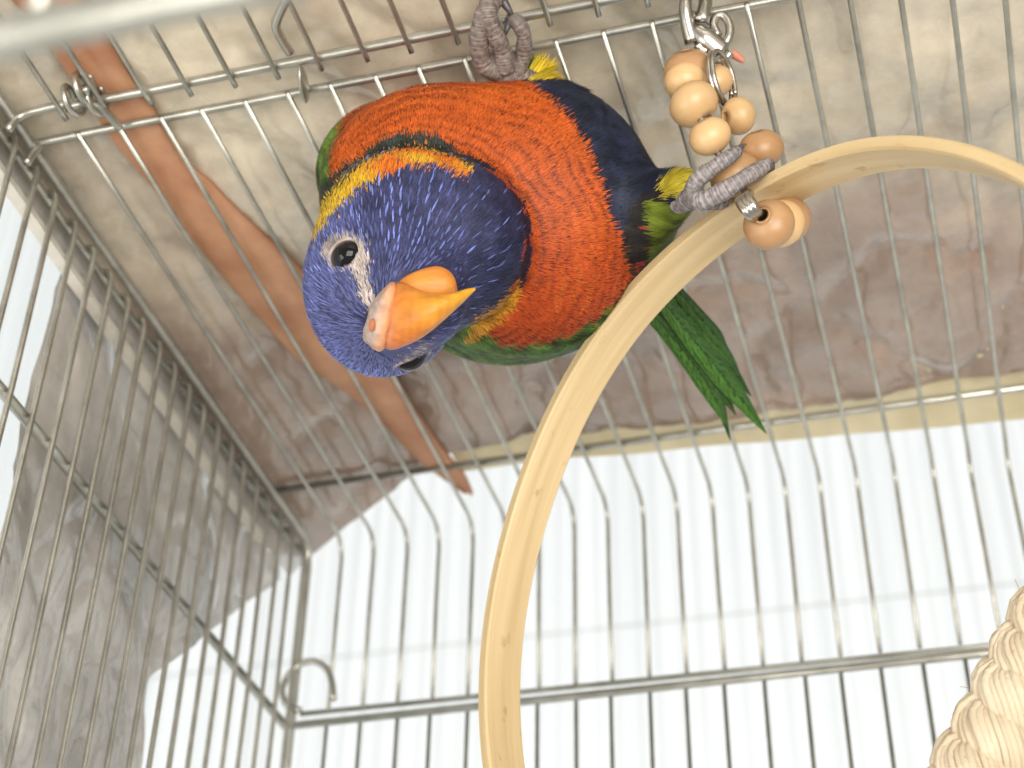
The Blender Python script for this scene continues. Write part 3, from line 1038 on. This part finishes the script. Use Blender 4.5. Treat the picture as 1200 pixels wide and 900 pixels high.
def plumage():
    P = sample_surface(230000)
    N = grad(d_all, P)
    head = d_head(P) < d_torso(P)
    jit = rng.normal(size=(len(P), 2))
    u0, v0 = px(P)
    col, lin, saw, org, amp = region_colors(P, head, jit, False)
    ne_ = inside(u0, v0, NAPE) | inside(u0, v0, NAPE_EDGE) | inside(u0, v0, CHIN)
    amp = amp * ~ne_
    u, v = px(P)
    front = N[:, 2] < 0.15
    # ---- torso barbs
    k = ~head
    D = flow(P[k], N[k], HEADC + np.array([0, 0, -0.006]))
    D = D + 0.085 * rng.normal(size=D.shape); D -= N[k] * np.sum(D * N[k], 1)[:, None]; D /= np.linalg.norm(D, axis=1)[:, None]
    n = k.sum()
    uu, vv = u[k], v[k]
    L = rng.uniform(0.0014, 0.0024, n)
    long_ = ((uu > 735) & (vv < 330)) | ((vv < 108) & (uu > 600))
    L = np.where(long_, L * 1.9, L)
    Wd = rng.uniform(0.00016, 0.00028, n)
    grn = ~org[k] & (uu < 700)
    L = np.where(grn, L * 1.9, L); Wd = np.where(grn, Wd * 1.3, Wd)
    root = P[k] + N[k] * (0.0001 + 0.0008 * np.where(org[k], saw[k], 0.4))[:, None]
    c = col[k] * np.where(grn[:, None], rng.uniform(0.45, 1.6, (n, 1)), rng.uniform(0.82, 1.2, (n, 1)))
    c5 = np.empty((n, 5, 3))
    for q, fr_ in ((0, 0.0), (1, 0.0), (2, 0.5), (3, 0.5), (4, 1.0)):
        c5[:, q] = mix_dark(c, ((lin[k] + L * fr_) / 0.0031) % 1.0, amp[k] * org[k])
    blades(root, N[k], D, L, Wd, rng.uniform(0.01, 0.07, n), 0.03, c5, 'body_plumage', 0.0)
    # ---- head underlayer
    ok = head & ~(inside(u, v, BEAK_POLY) & front) & ~((((u - 404) / 18) ** 2 + ((v - 298) / 14) ** 2 < 1) & front)
    Pk, Nk = P[ok], N[ok]
    D = flow(Pk, Nk, BEAKB)
    D = D + 0.14 * rng.normal(size=D.shape); D -= Nk * np.sum(D * Nk, 1)[:, None]; D /= np.linalg.norm(D, axis=1)[:, None]
    n = len(Pk)
    L = rng.uniform(0.0018, 0.0032, n)
    nape = inside(u[ok], v[ok], NAPE) | inside(u[ok], v[ok], CHIN)
    L = np.where(nape, L * 1.05, L)
    near = np.linalg.norm(Pk - BEAKB, axis=1) < 0.013
    L = np.where(near, L * 0.6, L)
    Wd = rng.uniform(0.00018, 0.00032, n)
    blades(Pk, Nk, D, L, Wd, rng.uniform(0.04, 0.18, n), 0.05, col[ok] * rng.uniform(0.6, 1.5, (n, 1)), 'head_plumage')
    # ---- bright blue hackle streaks in lines running back from the beak
    P = sample_surface(420000)
    P = P[d_head(P) < d_torso(P)]
    N = grad(d_all, P)
    u, v = px(P)
    front = N[:, 2] < 0.15
    bad = (inside(u, v, BEAK_POLY) & front) | ((((u - 404) / 21) ** 2 + ((v - 298) / 18) ** 2 < 1) & front) | inside(u, v, NAPE) | inside(u, v, SKIN) | inside(u, v, CHIN)
    rimd = np.linalg.norm(P[:, :2] - H2[:2], axis=1)
    bad |= (rimd > 0.0195) & (u > 530) & (v < 350)
    P, N, u, v = P[~bad], N[~bad], u[~bad], v[~bad]
    q = P - BEAKB
    axz = np.array([0.25, -0.35, -0.9]); axz /= np.linalg.norm(axz)
    FA = frame_from(axz)
    az = np.arctan2(q @ FA[1], q @ FA[0]) + 0.05 * wav(P, 90, 3.0)
    rho = np.linalg.norm(q, axis=1)
    crown = (u < 425) | (v > 380)
    nl = np.where(crown, 150, 92)
    li = np.floor(az / (2 * math.pi) * nl)
    fr = (az / (2 * math.pi) * nl) - li - 0.5
    off = np.abs(fr) * 2 * math.pi / nl * rho
    step = np.where(crown, 0.0017, 0.0019)
    ph = (rho + (np.sin(li * 12.9898 + crown * 3) * 43758.5453 % 1.0) * step) / step
    sel = off < 0.00016
    keys = li[sel] * 1000 + np.floor(ph[sel]) + crown[sel] * 1e6
    _, ui = np.unique(keys, return_index=True)
    idx = np.nonzero(sel)[0][ui]
    dropp = np.where(u[idx] > 540, 0.6, np.where(u[idx] > 500, 0.3, 0.10))
    idx = idx[rng.random(len(idx)) > dropp]
    Pk, Nk = P[idx], N[idx]
    D = flow(Pk, Nk, BEAKB)
    D = D + 0.07 * rng.normal(size=D.shape); D -= Nk * np.sum(D * Nk, 1)[:, None]; D /= np.linalg.norm(D, axis=1)[:, None]
    n = len(Pk)
    cr = crown[idx]
    L = np.where(cr, rng.uniform(0.0018, 0.0030, n), rng.uniform(0.0020, 0.0032, n))
    Wd = np.where(cr, rng.uniform(0.00024, 0.00038, n), rng.uniform(0.00026, 0.00046, n))
    base = np.array([0.17, 0.22, 0.58])
    lh = np.sin(li[idx] * 78.233 + 1.3) * 9631.7 % 1.0
    c = base * (0.35 + 0.75 * lh[:, None]) * rng.uniform(0.75, 1.25, (n, 1))
    nearb = np.clip((rho[idx] - 0.009) / 0.008, 0.25, 1)[:, None]
    c = c * nearb + np.array([0.05, 0.055, 0.14]) * (1 - nearb)
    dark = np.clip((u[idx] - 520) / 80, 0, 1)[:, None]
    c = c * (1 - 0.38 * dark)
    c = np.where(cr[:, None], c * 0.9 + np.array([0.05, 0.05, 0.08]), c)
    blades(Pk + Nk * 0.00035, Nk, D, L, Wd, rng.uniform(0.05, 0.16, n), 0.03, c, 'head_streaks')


plumage()


# ---- beak
def loft(stations, n, sides=22, pw=2.3):
    """stations: (centre(3), half-vector A(3), half-vector B(3)) lists, smoothed"""
    S = smooth_path([np.concatenate(s) for s in stations], n)
    V = []; Fc = []
    for s in S:
        c, a, b = s[:3], s[3:6], s[6:9]
        for k in range(sides):
            th = 2 * math.pi * k / sides
            cx, sy = math.cos(th), math.sin(th)
            cx = math.copysign(abs(cx) ** (2 / pw), cx); sy = math.copysign(abs(sy) ** (2 / pw), sy)
            V.append(c + a * cx + b * sy)
    for i in range(n - 1):
        for k in range(sides):
            k2 = (k + 1) % sides
            Fc.append((i * sides + k, i * sides + k2, (i + 1) * sides + k2, (i + 1) * sides + k))
    Fc.append(tuple(reversed(range(sides)))); Fc.append(tuple((n - 1) * sides + k for k in range(sides)))
    return np.array(V), Fc


def st(u0, v0, u1, v1, t, dep):
    """station from two edge pixels (top edge, culmen edge) at distance t with depth half-size dep (m)"""
    a = C3(u0, v0, t); b = C3(u1, v1, t)
    c = (a + b) / 2
    return (c, (b - a) / 2, np.array([0, 0, -dep]))


up = [st(452, 338, 436, 392, 0.3600, 0.0066), st(468, 330, 455, 410, 0.3566, 0.0074), st(486, 337, 483, 402, 0.3530, 0.0068), st(503, 343, 504, 389, 0.3508, 0.0056),
      st(520, 344, 524, 372, 0.3500, 0.0040), st(536, 341.5, 540, 357, 0.3502, 0.0026), st(549, 338, 551, 346, 0.3510, 0.0013), st(557, 337.5, 557.5, 339.5, 0.3518, 0.0003)]
V, Fc = loft(up, 40, 26, 2.2)
o = bird_obj('upper_mandible', V, Fc, M_beak)
s = np.clip((V[:, 0] - C3(455, 0, 0.355)[0]) / (C3(557, 0, 0.355)[0] - C3(455, 0, 0.355)[0]), 0, 1)[:, None]
uu, vv = px(V)
s2 = np.clip(s * 7, 0, 1)
base = (np.array([0.72, 0.33, 0.17]) * (1 - s2) + np.array([0.74, 0.215, 0.04]) * s2) * (1 - s) + np.array([0.88, 0.44, 0.025]) * s
edge = np.clip((vv - (400 - (uu - 470) * 0.62) + 16) / 18, 0, 1)[:, None] * (1 - s)
base = base * (1 - edge * 0.6) + np.array([0.78, 0.16, 0.03]) * edge * 0.6
base = base * (0.90 + 0.10 * vnoise(V, 260, 1.0) + 0.05 * np.sin(s[:, 0] * 60 + 5 * vnoise(V, 120, 2.0)))[:, None]
set_colors(o, base * 0.9)
lo_ = [st(464, 331, 470, 352, 0.3588, 0.0036), st(478, 322, 484, 356, 0.3580, 0.0040), st(497, 314.5, 503, 360, 0.3580, 0.0041), st(513, 312, 519, 358, 0.3584, 0.0042), st(525, 316.5, 530, 353, 0.3584, 0.0036), st(532, 324.5, 535, 347, 0.3588, 0.0024), st(535, 333, 536, 341, 0.3594, 0.0008)]
V, Fc = loft(lo_, 26, 22, 2.1)
o = bird_obj('lower_mandible', V, Fc, M_beak)
set_colors(o, np.array([0.74, 0.27, 0.045]) * (1 + 0.1 * wav(V, 900, 2)[:, None]))
ce = [st(437, 358, 429, 388, 0.3606, 0.0046), st(442, 348, 426, 395, 0.3588, 0.0063), st(449, 340, 431, 404, 0.3573, 0.0074), st(456, 333, 439, 411, 0.3564, 0.0078), st(461, 331, 446, 412, 0.3559, 0.0076), st(466, 335, 452, 406, 0.3554, 0.0066), st(470, 346, 458, 394, 0.3550, 0.0040)]
V, Fc = loft(ce, 34, 40, 2.2)
V = V + (0.00045 * vnoise(V, 330, 3.0) + 0.0002 * vnoise(V, 900, 8.0))[:, None] * (V - C3(460, 368, 0.360)) / np.linalg.norm(V - C3(460, 368, 0.360), axis=1)[:, None]
cere = bird_obj('cere', V, Fc, M_cere)
cu, cv = px(V)
cb = np.clip((cu - (458 - (cv - 340) * 0.2) + 12) / 16 + 0.25 * vnoise(V, 500, 2.0), 0, 1)[:, None]
set_colors(cere, np.array([0.46, 0.34, 0.28]) * (1 - cb) + np.array([0.72, 0.31, 0.13]) * cb)
cu, cv = px(V)
nt = V[np.hypot(cu - 436, cv - 381) < 5][:, 2].min()
v_, f_ = ellipsoid_data(C3(436, 381, nt + 0.0001), np.array([[0.96, 0.1, -0.2], [-0.1, 1, 0], [0.2, 0, 1]]), (0.0008, 0.0014, 0.0006), 14, 8)
bird_obj('nostril', v_, f_, M_nostril, cere)


# ---- eyes
def eye(u, v, t, nrm, rad, long_dir, name='eye'):
    c = C3(u, v, t)
    n = np.asarray(nrm, float); n /= np.linalg.norm(n)
    x = np.asarray(long_dir, float); x -= n * (x @ n); x /= np.linalg.norm(x)
    A = np.array([x, np.cross(n, x), n])
    v_, f_ = ellipsoid_data(c - n * rad * 0.45, A, (rad * 1.15, rad * 0.98, rad), 28, 18)
    e = bird_obj(name, v_, f_, M_eye)
    th = np.linspace(0, 2 * math.pi, 49)[:-1]
    V = []; Fc = []
    sides = 8
    for q in th:
        rr = np.array([math.cos(q) * rad * 1.28, math.sin(q) * rad * 1.0])
        cen = c + A[0] * rr[0] + A[1] * rr[1] - n * (rad * 0.02 + 0.0006 * abs(math.cos(q)))
        out = A[0] * math.cos(q) + A[1] * math.sin(q)
        for k in range(sides):
            a = 2 * math.pi * k / sides
            V.append(cen + out * math.cos(a) * rad * 0.17 + n * math.sin(a) * rad * 0.12)
    m = len(th)
    for i in range(m):
        for k in range(sides):
            Fc.append((i * sides + k, ((i + 1) % m) * sides + k, ((i + 1) % m) * sides + (k + 1) % sides, i * sides + (k + 1) % sides))
    bird_obj('eye_ring', V, Fc, M_ring, e)
    # dark brown inner lid
    V2, F2 = tube_data([c + A[0] * math.cos(q) * rad * 1.08 + A[1] * math.sin(q) * rad * 0.84 + n * (0.0001 - 0.0006 * abs(math.cos(q))) for q in np.linspace(0, 2 * math.pi, 49)], rad * 0.085, 8)
    bird_obj('eyelid', V2, F2, M_lid, e)


def on_head(u, v):
    d = C3(u, v, 1.0)
    lo, hi = 0.33, 0.42
    ts = np.linspace(lo, hi, 2000)
    vals = d_head(np.outer(ts, d))
    i = np.argmax(vals < 0)
    return ts[i]


te = on_head(404, 298)
ne = grad(d_head, np.array([C3(404, 298, te)]))[0]
eye(404, 298, te + 0.0001, ne * np.array([0.8, 0.8, 1.0]), 0.0033, (1.0, -0.5, 0.0))
eye(484, 424, 0.3725, (0.42, 0.88, -0.2), 0.0034, (1.0, -0.6, 0.0))


# ---- feet
def toe_data(pts, r0, r1, off=0, pitch=0.00095):
    n = 170
    P = smooth_path([C3(*p) for p in pts], n)
    s = np.concatenate([[0], np.cumsum(np.linalg.norm(np.diff(P, axis=0), axis=1))])
    r = (r0 + (r1 - r0) * s / s[-1])
    q = s / pitch + 0.35 * np.sin(s * 1500) + 0.2 * np.sin(s * 3900 + 1)
    ring = np.abs(np.sin(math.pi * q)) ** 0.4
    r = r * (0.97 + 0.05 * ring + 0.06 * np.sin(s / s[-1] * 3 * math.pi * 2))
    r[-8:] *= np.sqrt(np.linspace(0.95, 0.08, 8))
    v, f = tube_data(P, r, 16, True, off)
    col = np.repeat((np.array([0.42, 0.37, 0.35])[None] * (1 - ring[:, None]) + np.array([0.17, 0.15, 0.148])[None] * ring[:, None]), 16, 0)
    k = np.tile(np.arange(16), n)
    col = col * (0.6 + 0.6 * np.abs(np.sin(k * 1.9 + np.repeat(np.floor(q), 16) * 2.4)))[:, None] * rng.uniform(0.85, 1.15, (len(col), 1))
    v = [p * (1 + 0.0) + rng.normal(size=3) * 0.00006 for p in v]
    return v, f, col


def foot(toes, claws, tone=(1, 1, 1), pads=()):
    V = []; Fc = []; cols = []
    for pts, r0, r1 in toes:
        v, f, c = toe_data(pts, r0, r1, len(V))
        V += v; Fc += f; cols.append(c)
    for (c_, rad_) in pads:
        v, f = ellipsoid_data(C3(*c_), np.eye(3), rad_, 22, 14)
        v = [p + 0.0004 * noise.noise(Vector(p) * 600) * (p - C3(*c_)) / np.linalg.norm(p - C3(*c_)) for p in v]
        Fc += [tuple(i + len(V) for i in q) for q in f]; V += v
        cols.append(np.array([0.20, 0.175, 0.17]) * rng.uniform(0.75, 1.3, (len(v), 1)))
    o = bird_obj('foot', V, Fc, M_foot)
    set_colors(o, np.vstack(cols) * np.array(tone))
    for pts in claws:
        P = smooth_path([C3(*p) for p in pts], 12)
        v, f = tube_data(P, np.linspace(0.0012, 0.0002, 12), 8)
        bird_obj('claw', v, f, M_claw, o)
    return o


foot([([(784, 240, 0.391), (803, 236, 0.3820), (818, 226, 0.3765)], 0.0023, 0.0025),
      ([(812, 236, 0.3765), (815, 214, 0.3748), (834, 198, 0.3732), (852, 186, 0.3726), (867, 175, 0.3742)], 0.0022, 0.00145),
      ([(811, 226, 0.3768), (821, 235, 0.3738), (846, 225, 0.3712), (874, 208, 0.3706), (906, 189, 0.3745)], 0.0024, 0.0016),
      ([(815, 232, 0.3775), (835, 238, 0.3770), (852, 236, 0.379)], 0.0019, 0.0014)],
     [[(862, 178, 0.3732), (869, 172, 0.3742), (874, 169, 0.377)], [(902, 191, 0.3728), (904, 199, 0.3730), (895, 207, 0.3750)]])
foot([([(634, 98, 0.4165), (612, 92, 0.4145), (580, 86, 0.4120)], 0.0027, 0.0030),
      ([(588, 86, 0.4120), (566, 74, 0.4095), (561, 45, 0.4045), (566, 18, 0.4015), (578, 2, 0.4030), (590, -8, 0.408)], 0.0025, 0.0020),
      ([(592, 84, 0.4110), (588, 58, 0.4075), (578, 36, 0.4030), (572, 16, 0.4010), (572, -12, 0.4020)], 0.0024, 0.0020),
      ([(606, 86, 0.4130), (613, 64, 0.4105), (614, 42, 0.4060), (606, 26, 0.4040), (597, 22, 0.4065)], 0.0021, 0.0017)],
     [[(590, 2, 0.4035), (598, 14, 0.4035), (604, 22, 0.405)], [(598, 24, 0.405), (594, 34, 0.4035), (592, 43, 0.405)]], (0.85, 0.76, 0.68),
     [((586, 76, 0.4120), (0.0050, 0.0036, 0.0034))])

# ---- tail feathers
M_tail = bpy.data.materials.new('tail_vane')
M_tail.use_nodes = True
_N, _L, _b = nodes(M_tail)
_b.inputs['Roughness'].default_value = 0.5
_at = _N.new('ShaderNodeAttribute'); _at.attribute_name = 'tint'
_L.new(_at.outputs['Color'], _b.inputs['Base Color'])


def tail_feather(pts, w, tone):
    P = smooth_path([C3(*p) for p in pts], 60)
    T = np.gradient(P, axis=0); T /= np.linalg.norm(T, axis=1)[:, None]
    S = np.cross(T, np.array([0.1, 0.1, 1.0])); S /= np.linalg.norm(S, axis=1)[:, None]
    N = np.cross(S, T)
    V = []; Fc = []; cols = []
    cs = np.linspace(-1, 1, 9)
    for i in range(60):
        s = i / 59
        ww = w * (0.55 + 0.45 * math.sin(min(1, s * 1.6) * math.pi / 2)) * (1 - max(0, (s - 0.62) / 0.38) ** 1.6) + 0.00012
        for k, cc in enumerate(cs):
            rag = 1.0
            V.append(P[i] + S[i] * ww * cc * rag + N[i] * (ww * 0.16 * (1 - cc * cc)) + N[i] * 0.00035 * (cc == 0))
            barb = 0.8 + 0.3 * math.sin(i * 1.9 + abs(cc) * 9) * 0.5 + 0.12 * rng.normal()
            base = np.array([0.060, 0.165, 0.018]) * tone if cc < 0 else np.array([0.040, 0.115, 0.018]) * tone
            cols.append(np.clip(base * barb + (np.array([0.02, 0.03, 0.002]) if cc == 0 else 0), 0.003, 1))
    nv = len(V)
    V += [p + N[i // 9] * -0.00018 for i, p in enumerate(V)]
    cols += cols
    for i in range(59):
        for k in range(8):
            a = i * 9 + k
            Fc.append((a, a + 1, a + 10, a + 9)); Fc.append((nv + a, nv + a + 9, nv + a + 10, nv + a + 1))
    o = bird_obj('tail_feather', V, Fc, M_tail)
    set_colors(o, np.array(cols) * 0.8)
    # separate barbs lying on the vane
    BVt = []; BFc = []; bc = []
    for q in range(900):
        i = int(rng.integers(2, 57)); s_ = i / 59; side = rng.choice((-1.0, 1.0)); a0 = rng.uniform(0, 0.75)
        ww = w * (0.55 + 0.45 * math.sin(min(1, s_ * 1.6) * math.pi / 2)) * (1 - max(0, (s_ - 0.62) / 0.38) ** 1.6) + 0.00012
        le = ww * rng.uniform(0.5, 0.75)
        dv = T[i] * 0.95 + S[i] * side * 0.28
        p0 = P[i] + S[i] * side * ww * a0 * 0.8 + N[i] * (ww * 0.16 * (1 - a0 * a0) + rng.uniform(0.0001, 0.0004)) * rng.choice((-1.0, 1.0)) - N[i] * 0.0001
        p1 = p0 + dv * le * 1.1
        wv = np.cross(dv, N[i]) * 0.00014
        k = len(BVt)
        BVt += [p0 - wv, p0 + wv, p1 + wv * 0.6, p1 - wv * 0.6]; BFc.append((k, k + 1, k + 2, k + 3))
        cb = (np.array([0.060, 0.165, 0.018]) if side < 0 else np.array([0.040, 0.115, 0.018])) * tone * rng.uniform(0.8, 1.05)
        bc += [cb] * 4
    b_ = bird_obj('barbs', BVt, BFc, M_tail, o); b_['kind'] = 'stuff'
    set_colors(b_, np.array(bc))


tw = 0.43 / F
for pts, w_, tone_ in (([(762, 335, 0.430), (812, 398, 0.437), (850, 445, 0.446), (898, 508, 0.456)], 13, 1.15),
                       ([(746, 350, 0.431), (790, 398, 0.438), (828, 450, 0.4465), (853, 500, 0.455)], 12, 1.0),
                       ([(778, 322, 0.432), (818, 370, 0.438), (838, 394, 0.442), (853, 414, 0.446)], 9, 0.7),
                       ([(772, 328, 0.4325), (822, 386, 0.440), (846, 412, 0.444), (866, 436, 0.449)], 9, 0.9),
                       ([(768, 333, 0.433), (820, 394, 0.441), (852, 428, 0.446), (880, 464, 0.452)], 8, 0.75),
                       ([(750, 347, 0.4335), (798, 404, 0.441), (836, 455, 0.450), (856, 516, 0.459)], 7, 0.5),
                       ([(755, 343, 0.4328), (802, 398, 0.440), (838, 446, 0.448), (862, 486, 0.455)], 9, 0.85),
                       ([(760, 338, 0.4345), (808, 396, 0.442), (846, 440, 0.450), (886, 496, 0.459)], 8, 0.6)):
    tail_feather(pts, w_ * tw, tone_)
